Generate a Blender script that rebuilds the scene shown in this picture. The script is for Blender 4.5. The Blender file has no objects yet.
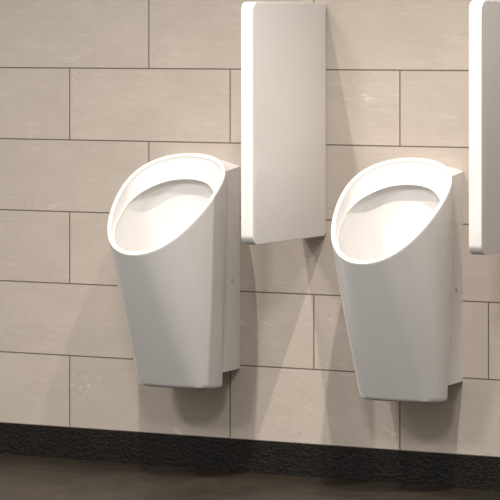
import bpy, bmesh, math, random
from mathutils import Vector
random.seed(4)
C = bpy.context.scene.collection
sc = bpy.context.scene
H = 1.190                      # camera height above the floor
PI = math.pi

# ------------------------------------------------------------------ helpers
def obj(name, bm, mat, parent=None, smooth=True, loc=(0, 0, 0), sharp=40):
    bmesh.ops.remove_doubles(bm, verts=bm.verts, dist=1e-6)
    bmesh.ops.recalc_face_normals(bm, faces=bm.faces)
    me = bpy.data.meshes.new(name)
    for f in bm.faces:
        f.smooth = smooth
    if smooth:
        for e in bm.edges:
            if len(e.link_faces) == 2 and e.calc_face_angle() > math.radians(sharp):
                e.smooth = False
    bm.to_mesh(me); bm.free()
    if mat: me.materials.append(mat)
    o = bpy.data.objects.new(name, me); C.objects.link(o)
    o.location = loc
    if parent: o.parent = parent
    return o

def empty(name, loc, label, cat, group):
    o = bpy.data.objects.new(name, None); C.objects.link(o)
    o.location = loc
    o.empty_display_size = .05
    o['kind'] = 'thing'; o['label'] = label; o['category'] = cat; o['group'] = group
    return o

def quadgrid(bm, rows, closed=True):
    vs = [[bm.verts.new(p) for p in r] for r in rows]
    n = len(rows[0])
    for a, b in zip(vs, vs[1:]):
        for i in range(n if closed else n - 1):
            j = (i + 1) % n
            bm.faces.new((a[i], a[j], b[j], b[i]))
    return vs

def box(bm, lo, hi):
    x0, y0, z0 = lo; x1, y1, z1 = hi
    v = [bm.verts.new(p) for p in ((x0,y0,z0),(x1,y0,z0),(x1,y1,z0),(x0,y1,z0),(x0,y0,z1),(x1,y0,z1),(x1,y1,z1),(x0,y1,z1))]
    for f in ((0,1,2,3),(4,5,6,7),(0,1,5,4),(1,2,6,5),(2,3,7,6),(3,0,4,7)):
        bm.faces.new([v[i] for i in f])

def sstep(x, a, b):
    t = max(0., min(1., (x - a) / (b - a)))
    return t * t * (3 - 2 * t)

def lerp(a, b, t):
    return a + (b - a) * t

# ------------------------------------------------------------------ materials
def mat(name):
    m = bpy.data.materials.new(name); m.use_nodes = True
    nt = m.node_tree
    return m, nt, nt.nodes['Principled BSDF']

def N(nt, t, **kw):
    n = nt.nodes.new(t)
    for k, v in kw.items():
        if hasattr(n, k): setattr(n, k, v)
        else: n.inputs[k].default_value = v
    return n

def ramp(nt, pts):
    r = nt.nodes.new('ShaderNodeValToRGB')
    e = r.color_ramp.elements
    while len(e) < len(pts): e.new(.5)
    for el, (p, c) in zip(e, pts):
        el.position = p; el.color = (*c, 1) if len(c) == 3 else c
    return r

def mapping(nt, scale=(1, 1, 1), loc=(0, 0, 0), rot=(0, 0, 0)):
    tc = nt.nodes.new('ShaderNodeTexCoord')
    mp = nt.nodes.new('ShaderNodeMapping')
    mp.inputs['Scale'].default_value = scale
    mp.inputs['Location'].default_value = loc
    mp.inputs['Rotation'].default_value = rot
    nt.links.new(tc.outputs['Object'], mp.inputs['Vector'])
    return mp

def mixc(nt, a, b, fac, blend='MIX'):
    m = nt.nodes.new('ShaderNodeMix'); m.data_type = 'RGBA'; m.blend_type = blend
    for s, v in ((6, a), (7, b), (0, fac)):
        if hasattr(v, 'links') or isinstance(v, bpy.types.NodeSocket): nt.links.new(v, m.inputs[s])
        else: m.inputs[s].default_value = (*v, 1) if isinstance(v, tuple) else v
    return m.outputs[2]

def tile_material():
    m, nt, b = mat('stone_look_wall_tile')
    L = nt.links.new
    # object space of the wall: x along it, z up, the course line at z = ROW0
    tc = N(nt, 'ShaderNodeTexCoord'); sp = N(nt, 'ShaderNodeSeparateXYZ'); cb = N(nt, 'ShaderNodeCombineXYZ')
    L(tc.outputs['Object'], sp.inputs[0])
    zs = N(nt, 'ShaderNodeMath', operation='SUBTRACT'); L(sp.outputs['Z'], zs.inputs[0]); zs.inputs[1].default_value = ROW0
    L(sp.outputs['X'], cb.inputs['X']); L(zs.outputs[0], cb.inputs['Y'])
    def brick(mortar, c1, c2, seedshift=0.):
        br = N(nt, 'ShaderNodeTexBrick', offset=.5, offset_frequency=2, squash=1., squash_frequency=2)
        br.inputs['Scale'].default_value = 1
        br.inputs['Brick Width'].default_value = .5
        br.inputs['Row Height'].default_value = .2
        br.inputs['Mortar Size'].default_value = mortar
        br.inputs['Mortar Smooth'].default_value = .25
        br.inputs['Color1'].default_value = (*c1, 1); br.inputs['Color2'].default_value = (*c2, 1)
        br.inputs['Mortar'].default_value = (0, 0, 0, 1)
        L(cb.outputs[0], br.inputs['Vector'])
        return br
    br = brick(.0021, (0, 0, 0), (1, 1, 1))
    rnd = br.outputs['Color']
    # each tile gets its own piece of the print
    off = N(nt, 'ShaderNodeVectorMath', operation='MULTIPLY_ADD')
    L(rnd, off.inputs[0]); off.inputs[1].default_value = (7.3, 5.1, 3.7); L(cb.outputs[0], off.inputs[2])
    def noise(scale, sc3, detail=4, rough=.55, dist=0.):
        mp = N(nt, 'ShaderNodeMapping'); mp.inputs['Scale'].default_value = sc3
        L(off.outputs[0], mp.inputs['Vector'])
        n = N(nt, 'ShaderNodeTexNoise'); n.inputs['Scale'].default_value = scale
        n.inputs['Detail'].default_value = detail; n.inputs['Roughness'].default_value = rough
        n.inputs['Distortion'].default_value = dist
        L(mp.outputs[0], n.inputs['Vector'])
        return n.outputs['Fac']
    streak = noise(16, (1., 5.5, 1.), 6, .68, .3)
    fine = noise(60, (1., 7., 1.), 3, .6, .2)
    cloud = noise(7, (1, 1.6, 1), 3)
    grain = noise(190, (1, 1.5, 1), 2)
    vein = noise(26, (1., 2.2, 1.), 6, .72, 1.2)
    patch = noise(4.2, (1, 1.5, 1), 2)
    base = mixc(nt, TILE_A, TILE_B, math_mul(nt, ramp_out(nt, cloud, .35, .68), .6))
    base = mixc(nt, base, TILE_C, math_mul(nt, ramp_out(nt, streak, .50, .72), .55))
    base = mixc(nt, base, tuple(c * .82 for c in TILE_A), math_mul(nt, ramp_out(nt, fine, .50, .72), .40))
    base = mixc(nt, base, tuple(c * .78 for c in TILE_A), math_mul(nt, rnd, .22))
    base = mixc(nt, base, tuple(c * .72 for c in TILE_A), math_mul(nt, ramp_out(nt, grain, .52, .80), .30))
    # pale scuffs and a few darker flecks, only on parts of some tiles
    v1 = ramp_out(nt, vein, .56, .66)
    v2 = ramp_out(nt, patch, .54, .66)
    v3 = ramp_out(nt, vein, .42, .34)
    mm = N(nt, 'ShaderNodeMath', operation='MULTIPLY'); L(v1, mm.inputs[0]); L(v2, mm.inputs[1])
    m3 = N(nt, 'ShaderNodeMath', operation='MULTIPLY'); L(v3, m3.inputs[0]); L(v2, m3.inputs[1])
    base = mixc(nt, base, (.74, .68, .62), math_mul(nt, mm.outputs[0], .55))
    base = mixc(nt, base, tuple(c * .62 for c in TILE_A), math_mul(nt, m3.outputs[0], .42))
    col = mixc(nt, base, GROUT, br.outputs['Fac'])
    L(col, b.inputs['Base Color'])
    b.inputs['Roughness'].default_value = .48
    b.inputs['Specular IOR Level'].default_value = .25
    h = N(nt, 'ShaderNodeMath', operation='MULTIPLY_ADD'); L(br.outputs['Fac'], h.inputs[0]); h.inputs[1].default_value = -1.
    g2 = math_mul(nt, grain, .12); L(g2, h.inputs[2])
    bp = N(nt, 'ShaderNodeBump'); bp.inputs['Strength'].default_value = .5; bp.inputs['Distance'].default_value = .0016
    L(h.outputs[0], bp.inputs['Height']); L(bp.outputs[0], b.inputs['Normal'])
    return m

def ramp_out(nt, sock, lo, hi):
    r = N(nt, 'ShaderNodeMapRange', interpolation_type='SMOOTHSTEP')
    nt.links.new(sock, r.inputs['Value'])
    r.inputs['From Min'].default_value = lo; r.inputs['From Max'].default_value = hi
    return r.outputs['Result']

def math_mul(nt, sock, k):
    m = N(nt, 'ShaderNodeMath', operation='MULTIPLY')
    nt.links.new(sock, m.inputs[0]); m.inputs[1].default_value = k
    return m.outputs[0]

def ceramic_material(name, col, rough):
    m, nt, b = mat(name)
    mp = mapping(nt, (1, 1, 1))
    n = N(nt, 'ShaderNodeTexNoise'); n.inputs['Scale'].default_value = 9; n.inputs['Detail'].default_value = 1
    nt.links.new(mp.outputs[0], n.inputs['Vector'])
    c = mixc(nt, tuple(x * .985 for x in col), col, n.outputs['Fac'])
    nt.links.new(c, b.inputs['Base Color'])
    b.inputs['Roughness'].default_value = rough
    b.inputs['IOR'].default_value = 1.5
    # the slight waviness of fired glaze
    n2 = N(nt, 'ShaderNodeTexNoise'); n2.inputs['Scale'].default_value = 6; n2.inputs['Detail'].default_value = 0
    nt.links.new(mp.outputs[0], n2.inputs['Vector'])
    bp = N(nt, 'ShaderNodeBump'); bp.inputs['Strength'].default_value = .25; bp.inputs['Distance'].default_value = .004
    nt.links.new(n2.outputs['Fac'], bp.inputs['Height']); nt.links.new(bp.outputs[0], b.inputs['Normal'])
    return m

def plinth_material():
    m, nt, b = mat('black_riven_slate')
    mp = mapping(nt, (1, 1, 1.5), rot=(0, .5, 0))
    n = N(nt, 'ShaderNodeTexNoise'); n.inputs['Scale'].default_value = 85; n.inputs['Detail'].default_value = 5; n.inputs['Distortion'].default_value = .2
    nt.links.new(mp.outputs[0], n.inputs['Vector'])
    n3 = N(nt, 'ShaderNodeTexNoise'); n3.inputs['Scale'].default_value = 14; n3.inputs['Detail'].default_value = 3
    nt.links.new(mp.outputs[0], n3.inputs['Vector'])
    r = ramp(nt, [(.30, PL_A), (.72, PL_B)])
    nt.links.new(n.outputs['Fac'], r.inputs[0])
    c = mixc(nt, r.outputs[0], tuple(x * 1.25 for x in PL_B), math_mul(nt, ramp_out(nt, n3.outputs['Fac'], .5, .75), .35))
    nt.links.new(c, b.inputs['Base Color'])
    b.inputs['Roughness'].default_value = .5
    b.inputs['Specular IOR Level'].default_value = .22
    bp = N(nt, 'ShaderNodeBump'); bp.inputs['Strength'].default_value = 1.0; bp.inputs['Distance'].default_value = .0035
    nt.links.new(n.outputs['Fac'], bp.inputs['Height']); nt.links.new(bp.outputs[0], b.inputs['Normal'])
    return m

def floor_material():
    m, nt, b = mat('brown_stone_floor')
    mp = mapping(nt, (1, 1, 1), rot=(0, 0, .15))
    n = N(nt, 'ShaderNodeTexNoise'); n.inputs['Scale'].default_value = 5; n.inputs['Detail'].default_value = 6; n.inputs['Distortion'].default_value = .5
    nt.links.new(mp.outputs[0], n.inputs['Vector'])
    mp2 = mapping(nt, (1, .35, 1), rot=(0, 0, .5))
    n2 = N(nt, 'ShaderNodeTexNoise'); n2.inputs['Scale'].default_value = 26; n2.inputs['Detail'].default_value = 4
    nt.links.new(mp2.outputs[0], n2.inputs['Vector'])
    r = ramp(nt, [(.30, FL_A), (.70, FL_B)])
    nt.links.new(n.outputs['Fac'], r.inputs[0])
    c = mixc(nt, r.outputs[0], tuple(x * .6 for x in FL_A), math_mul(nt, ramp_out(nt, n2.outputs['Fac'], .45, .7), .4))
    nt.links.new(c, b.inputs['Base Color'])
    b.inputs['Roughness'].default_value = .38
    b.inputs['Specular IOR Level'].default_value = .14
    bp = N(nt, 'ShaderNodeBump'); bp.inputs['Strength'].default_value = .4; bp.inputs['Distance'].default_value = .003
    nt.links.new(n2.outputs['Fac'], bp.inputs['Height']); nt.links.new(bp.outputs[0], b.inputs['Normal'])
    return m

TILE_A = (.50, .438, .380); TILE_B = (.555, .488, .427); TILE_C = (.61, .545, .482)
GROUT = (.165, .132, .105)
PL_A = (.006, .005, .0045); PL_B = (.015, .0125, .011)
FL_A = (.022, .017, .0125); FL_B = (.038, .030, .0225)
ROW0 = H - .1034
M_tile = tile_material()
M_ceramic = ceramic_material('white_glazed_ceramic', (.80, .785, .77), .09)
M_divider = ceramic_material('white_glazed_partition', (.78, .755, .73), .16)
M_cap = ceramic_material('white_plastic_cap', (.50, .48, .46), .35)
M_plinth = plinth_material()
M_floor = floor_material()
m, nt, b = mat('chrome'); b.inputs['Metallic'].default_value = 1; b.inputs['Base Color'].default_value = (.8, .8, .8, 1); b.inputs['Roughness'].default_value = .15
M_chrome = m

# ------------------------------------------------------------------ the room
def struct(o):
    o['kind'] = 'structure'; return o
X0, X1, YF = -4.5, 6.5, -9.0
PLZ = H - 1.103
bm = bmesh.new(); box(bm, (X0, 0, PLZ - .02), (X1, .10, 3.4)); struct(obj('wall_back', bm, M_tile, smooth=False))
bm = bmesh.new(); box(bm, (X0, YF, -.10), (X1, .10, 0)); struct(obj('floor', bm, M_floor, smooth=False))
bm = bmesh.new(); box(bm, (X0, -.004, 0), (X1, .06, PLZ)); struct(obj('baseboard_back', bm, M_plinth, smooth=False))

# ------------------------------------------------------------------ urinal, in its own frame: x along the wall, y = -distance from the wall
RA, RDC, RB, RZC, RH, RE, RG, RK = .1447, .2300, .1720, H - .4478, .1262, -.158, -.0095, .1681
W = .112                                  # half width of the mounting block
ZB = H - .952                             # underside of the bowl
ZBL = H - .9115                           # underside of the mounting block
NT = 144
TS = [2 * PI * i / NT for i in range(NT)]
def sup(t, n):
    c, s = math.cos(t), math.sin(t)
    return math.copysign(abs(c) ** (2 / n), c), math.copysign(abs(s) ** (2 / n), s)

def rim_pt(t, inset=0.):
    c, s = sup(t, 2.0)
    a = RA - inset; b = RB - inset * 1.0
    return Vector((a * c * (1 + RE * s + RK * s * s), -(RDC + b * s), RZC - RH * (b / RB) * s + RG * s * s))

def bot_pt(t, k=1.):
    c, s = sup(t, 2.8 if math.sin(t) > 0 else 3.)
    d = .126 + (.082 if s > 0 else .060) * s * k
    return Vector((  .1125 * c * k, -d, ZB + .045 * (d - .11)))   # the underside rises a little to the front

def outer(t, v):
    a, b = bot_pt(t), rim_pt(t)
    p = a.lerp(b, v)
    q = math.sin(PI * v) * BULGE               # the flanks belly out very slightly
    n = Vector((b.x, b.y + RDC, 0))
    if n.length > 1e-6: n.normalize()
    return p + n * q
BULGE = .004

def make_urinal(name, loc, label):
    root = empty(name, loc, label, 'urinal', 'white urinals on the tiled wall')
    # --- bowl: outside skin, underside, inside skin
    rows = []
    for k, dz in ((.0, 0.), (.5, 0.), (.90, 0.), (.955, .0006), (.985, .003)):
        r = []
        for t in TS:
            p = bot_pt(t, k); p.z += dz; r.append(p)
        rows.append(r)
    vs_ = [.012, .03] + [i / 24 for i in range(2, 24)] + [.975]
    for v in vs_:
        rows.append([outer(t, v) for t in TS])
    bm = bmesh.new(); quadgrid(bm, rows[1:])
    bmesh.ops.contextual_create(bm, geom=[e for e in bm.edges if e.is_boundary and all(abs(v.co.z - ZB - .045 * (-v.co.y - .11)) < 1e-5 for v in e.verts)])
    body = obj('bowl', bm, M_ceramic, root)
    # --- rim: rounded roll round the oblique opening
    rows = []
    TH = .0115
    steps = 12
    for i in range(steps + 1):
        ph = PI * i / steps
        ins = TH / 2 * (1 - math.cos(ph)); up = .005 * math.sin(ph)
        r = []
        for t in TS:
            if i == 0:
                p = outer(t, .97)
                p = rim_pt(t); q = outer(t, .975); p = p.lerp(q, .35)
            else:
                p = rim_pt(t, ins)
                p += Vector((0, -.64, .77)) * up
            r.append(p)
        rows.append(r)
    first = [outer(t, .972) for t in TS]
    last = []
    for t in TS:
        p = rim_pt(t, TH); p.z -= .006; last.append(p)
    bm = bmesh.new(); quadgrid(bm, [first] + rows + [last])
    obj('rim', bm, M_ceramic, root, sharp=60)
    # --- inside: flushing hood, recess under it, basin
    def back(t):
        return 1 - sstep(math.sin(t), -.85, -.15)
    def hood(t):
        return .018 + (HOOD - .018) * (1 - sstep(math.sin(t), -.15, .75))
    def inn(t, ins, drop):
        p = rim_pt(t, TH + ins * (1 + 1.9 * back(t))); p.z -= drop * hood(t); return p
    rows = [last]
    for ins, dr in ((.0005, .25), (.0018, .5), (.0036, .75), (.0058, .93), (.0075, 1.0), (.0072, 1.03), (.0050, 1.045)):
        rows.append([inn(t, ins, dr) for t in TS])
    deep = []
    for t in TS:
        e = RECESS * back(t)
        p = rim_pt(t, TH + .0060 - e); p.z -= hood(t) * 1.02; deep.append(p)
    rows.append(deep)
    zf = ZB + .09
    for v in (.03, .08, .16, .26, .38, .5, .62, .74, .84, .92, .97):
        r = []
        for i, t in enumerate(TS):
            b_ = bot_pt(t, .80); b_.z = zf
            p = deep[i].lerp(b_, v)
            # keep the upper part steep, turn in at the floor of the basin
            s = (1 - math.cos(v * PI)) / 2
            r.append(p)
        rows.append(r)
    for k, dz in ((.72, -.010), (.55, -.018), (.3, -.024), (.16, -.026)):
        r = []
        for t in TS:
            p = bot_pt(t, k); p.z = zf + dz; p.y -= .0; r.append(p)
        rows.append(r)
    bm = bmesh.new(); quadgrid(bm, rows)
    bmesh.ops.contextual_create(bm, geom=[e for e in bm.edges if e.is_boundary and all(v.co.z < zf - .02 for v in e.verts)])
    obj('basin', bm, M_ceramic, root, sharp=50)
    # drain cover on the basin floor
    bm = bmesh.new()
    rr = []
    for r_, z_ in ((.026, 0), (.026, .003), (.022, .005), (.008, .006), (.002, .006)):
        rr.append([(r_ * math.cos(a), r_ * math.sin(a), z_) for a in [2 * PI * i / 32 for i in range(32)]])
    quadgrid(bm, rr)
    d = obj('drain_cover', bm, M_chrome, root, loc=(0, -.137, zf - .026))
    # --- mounting block between bowl and wall, arched on top
    NX, NZ = 40, 26
    # rear edge of the rim as distance from the wall, as a function of x
    rear = sorted([(rim_pt(t).x, -rim_pt(t).y, rim_pt(t).z) for t in TS if math.sin(t) <= 0.05])
    def rear_at(x):
        for (xa, da, za), (xb, db, zb) in zip(rear, rear[1:]):
            if xa <= x <= xb:
                f = (x - xa) / max(1e-9, xb - xa); return lerp(da, db, f), lerp(za, zb, f)
        return rear[-1][1:]
    xs = [-W + 2 * W * i / NX for i in range(NX + 1)]
    ZC = H - .366
    def ztop_wall(x): return ZC + ARCH * (1 - (x / W) ** 2)
    back, front = [], []
    for j in range(NZ + 1):
        v = j / NZ
        bk, fr = [], []
        for x in xs:
            dr, zr = rear_at(x)
            zt = ztop_wall(x); zf_ = min(zr - .004, zt - .012 * (dr / .10))
            df = lerp(.060 + .060 * abs(x / W) ** 6, dr + .004, sstep(v, .1, 1.))
            bk.append((x, 0, lerp(ZBL, zt, v)))
            fr.append((x, -df, lerp(ZBL - .0005, zf_, v)))
        back.append(bk); front.append(fr)
    bm = bmesh.new()
    quadgrid(bm, front, False); quadgrid(bm, back, False)
    quadgrid(bm, [back[-1], front[-1]], False); quadgrid(bm, [back[0], front[0]], False)
    quadgrid(bm, [[r[0] for r in back], [r[0] for r in front]], False)
    quadgrid(bm, [[r[-1] for r in back], [r[-1] for r in front]], False)
    obj('mounting_block', bm, M_ceramic, root, sharp=30)
    # --- small round caps over the fixing screws, one on each flank
    for sgn in (-1, 1):
        bm = bmesh.new()
        rr = []
        for r_, x_ in ((.0055, -.001), (.0055, .0012), (.0042, .0020), (.0036, .0014), (.0005, .0012)):
            rr.append([(sgn * x_, r_ * math.cos(a), r_ * math.sin(a)) for a in [2 * PI * i / 24 for i in range(24)]])
        quadgrid(bm, rr)
        obj('fixing_cap', bm, M_cap, root, loc=(sgn * W, -.047, H - .671))
    return root
HOOD = .043; RECESS = .013; ARCH = .020
make_urinal('urinal', (.4175, 0, 0), 'white ceramic urinal at the left, its rear edge meeting the whole divider panel')
make_urinal('urinal', (1.067, 0, 0), 'white ceramic urinal at the right, hung on the wall between the two divider panels')

# ------------------------------------------------------------------ partition panels
def make_divider(x, label, zt, zb, D):
    root = empty('urinal_divider', (x, 0, 0), label, 'urinal divider', 'white divider panels beside the urinals')
    R = .026                                  # front corner radius
    def thick(d):                             # half thickness: slim at the front, flaring towards the wall
        return lerp(.0364, .0172, d / D)
    # outline in the (d, z) plane
    prof = []
    n = 10
    R2 = .016
    for i in range(n + 1):
        a = PI + PI / 2 * i / n
        prof.append((R2 + R2 * math.cos(a), zb + R2 + R2 * math.sin(a)))
    for i in range(1, 9): prof.append((lerp(R2, D - R, i / 9), zb))
    for i in range(n + 1):
        a = -PI / 2 + PI / 2 * i / n
        prof.append((D - R + R * math.cos(a), zb + R + R * math.sin(a)))
    for i in range(1, 12): prof.append((D, lerp(zb + R, zt - R, i / 12)))
    for i in range(n + 1):
        a = PI / 2 * i / n
        prof.append((D - R + R * math.cos(a), zt - R + R * math.sin(a)))
    for i in range(8, 0, -1): prof.append((lerp(R2, D - R, i / 9), zt))
    for i in range(n + 1):
        a = PI / 2 + PI / 2 * i / n
        prof.append((R2 + R2 * math.cos(a), zt - R2 + R2 * math.sin(a)))
    def inset(p, e):
        d, z = p
        if d < R2: dc = R2; zc = max(zb + R2, min(zt - R2, z))
        else: dc = min(d, D - R); zc = max(zb + R, min(zt - R, z))
        v = Vector((d - dc, z - zc))
        if v.length < 1e-6: return p
        v = v.normalized() * e
        return (d - v.x, z - v.y)
    E = .0025                                 # softened arris
    right = [[(thick(p[0]) - E * (1 - math.cos(PI / 2 * k / 5)), -inset(p, E * (1 - math.sin(PI / 2 * k / 5)))[0], inset(p, E * (1 - math.sin(PI / 2 * k / 5)))[1]) for p in prof] for k in range(6)]
    left = [[(-x_, y_, z_) for x_, y_, z_ in r] for r in right]
    # k=0: full inset at full thickness (face border); k=5: no inset, thickness shrunk by E (edge border)
    seq = right + left[::-1]
    bm = bmesh.new()
    quadgrid(bm, seq, False)
    # faces: bridge matching lower and upper points of the outline
    m_ = len(prof)
    for r in (right[0], left[0]):
        vs = []
        for i in range(m_ // 2):
            vs.append((r[i], r[m_ - 1 - i]))
        for (a0, a1), (b0, b1) in zip(vs, vs[1:]):
            q = [bm.verts.new(p) for p in (a0, b0, b1, a1)]
            bm.faces.new(q)
        if m_ % 2:
            i = m_ // 2
            q = [bm.verts.new(p) for p in (r[i - 1], r[i], r[i + 1])]
            bm.faces.new(q)
    # rear face at the wall
    q = [bm.verts.new(p) for p in (right[0][0], right[0][-1], left[0][-1], left[0][0])]
    bm.faces.new(q)
    obj('panel', bm, M_divider, root, sharp=35)
    # concealed wall bracket seen as a thin flange at the wall
    bm = bmesh.new(); box(bm, (-.030, -.006, zb + .05), (.030, 0, zt - .05))
    obj('mounting_bracket', bm, M_chrome, root, smooth=False)
    return root
make_divider(.7505, 'whole white divider panel standing out from the wall between the two urinals', H + .0745, H - .5455, .4024)
make_divider(1.3750, 'white divider panel cut off by the right edge of the photo', H + .0750, H - .5500, .4024)

# ------------------------------------------------------------------ light: recessed ceiling spots in a row above the urinals, soft room light
def spot(x, d, z, energy, size=103, blend=1., radius=.016, col=(1., .93, .85)):
    l = bpy.data.lights.new('downlight', 'SPOT'); l.energy = energy; l.spot_size = math.radians(size); l.spot_blend = blend
    l.shadow_soft_size = radius; l.color = col
    o = bpy.data.objects.new('downlight', l); C.objects.link(o); o.location = (x, -d, z)
    return o
LZ, LD = 2.48, 1.12
for x, e in ((-.45, 29), (.48, 68), (1.41, 92)):
    spot(x, LD, LZ, e)
# two lamps further out in the room
for x, e in ((-.4, 84), (2.2, 84)):
    l = bpy.data.lights.new('ceiling_lamp', 'POINT'); l.energy = e; l.color = (1, .975, .945); l.shadow_soft_size = .28
    o = bpy.data.objects.new('ceiling_lamp', l); C.objects.link(o); o.location = (x, -4.2, 2.9)
w = bpy.data.worlds.new('room_light'); sc.world = w; w.use_nodes = True
bg = w.node_tree.nodes['Background']; bg.inputs[0].default_value = (1., .95, .89, 1); bg.inputs[1].default_value = .25

# ------------------------------------------------------------------ camera
TH_ = math.radians(26.39334)
cam = bpy.data.cameras.new('camera'); co = bpy.data.objects.new('camera', cam); C.objects.link(co)
cam.sensor_width = 36; cam.lens = 2917.543 / 500 * 36
cam.shift_x = 0; cam.shift_y = -(250 - 30.913) / 500
cam.clip_end = 100
co.location = (4.05755, -7.04803, H)
co.rotation_euler = (PI / 2, 0, TH_)
sc.camera = co
sc.view_settings.view_transform = 'Standard'; sc.view_settings.look = 'None'
sc.view_settings.exposure = 1.17; sc.view_settings.gamma = 1; sc.view_settings.use_curve_mapping = False
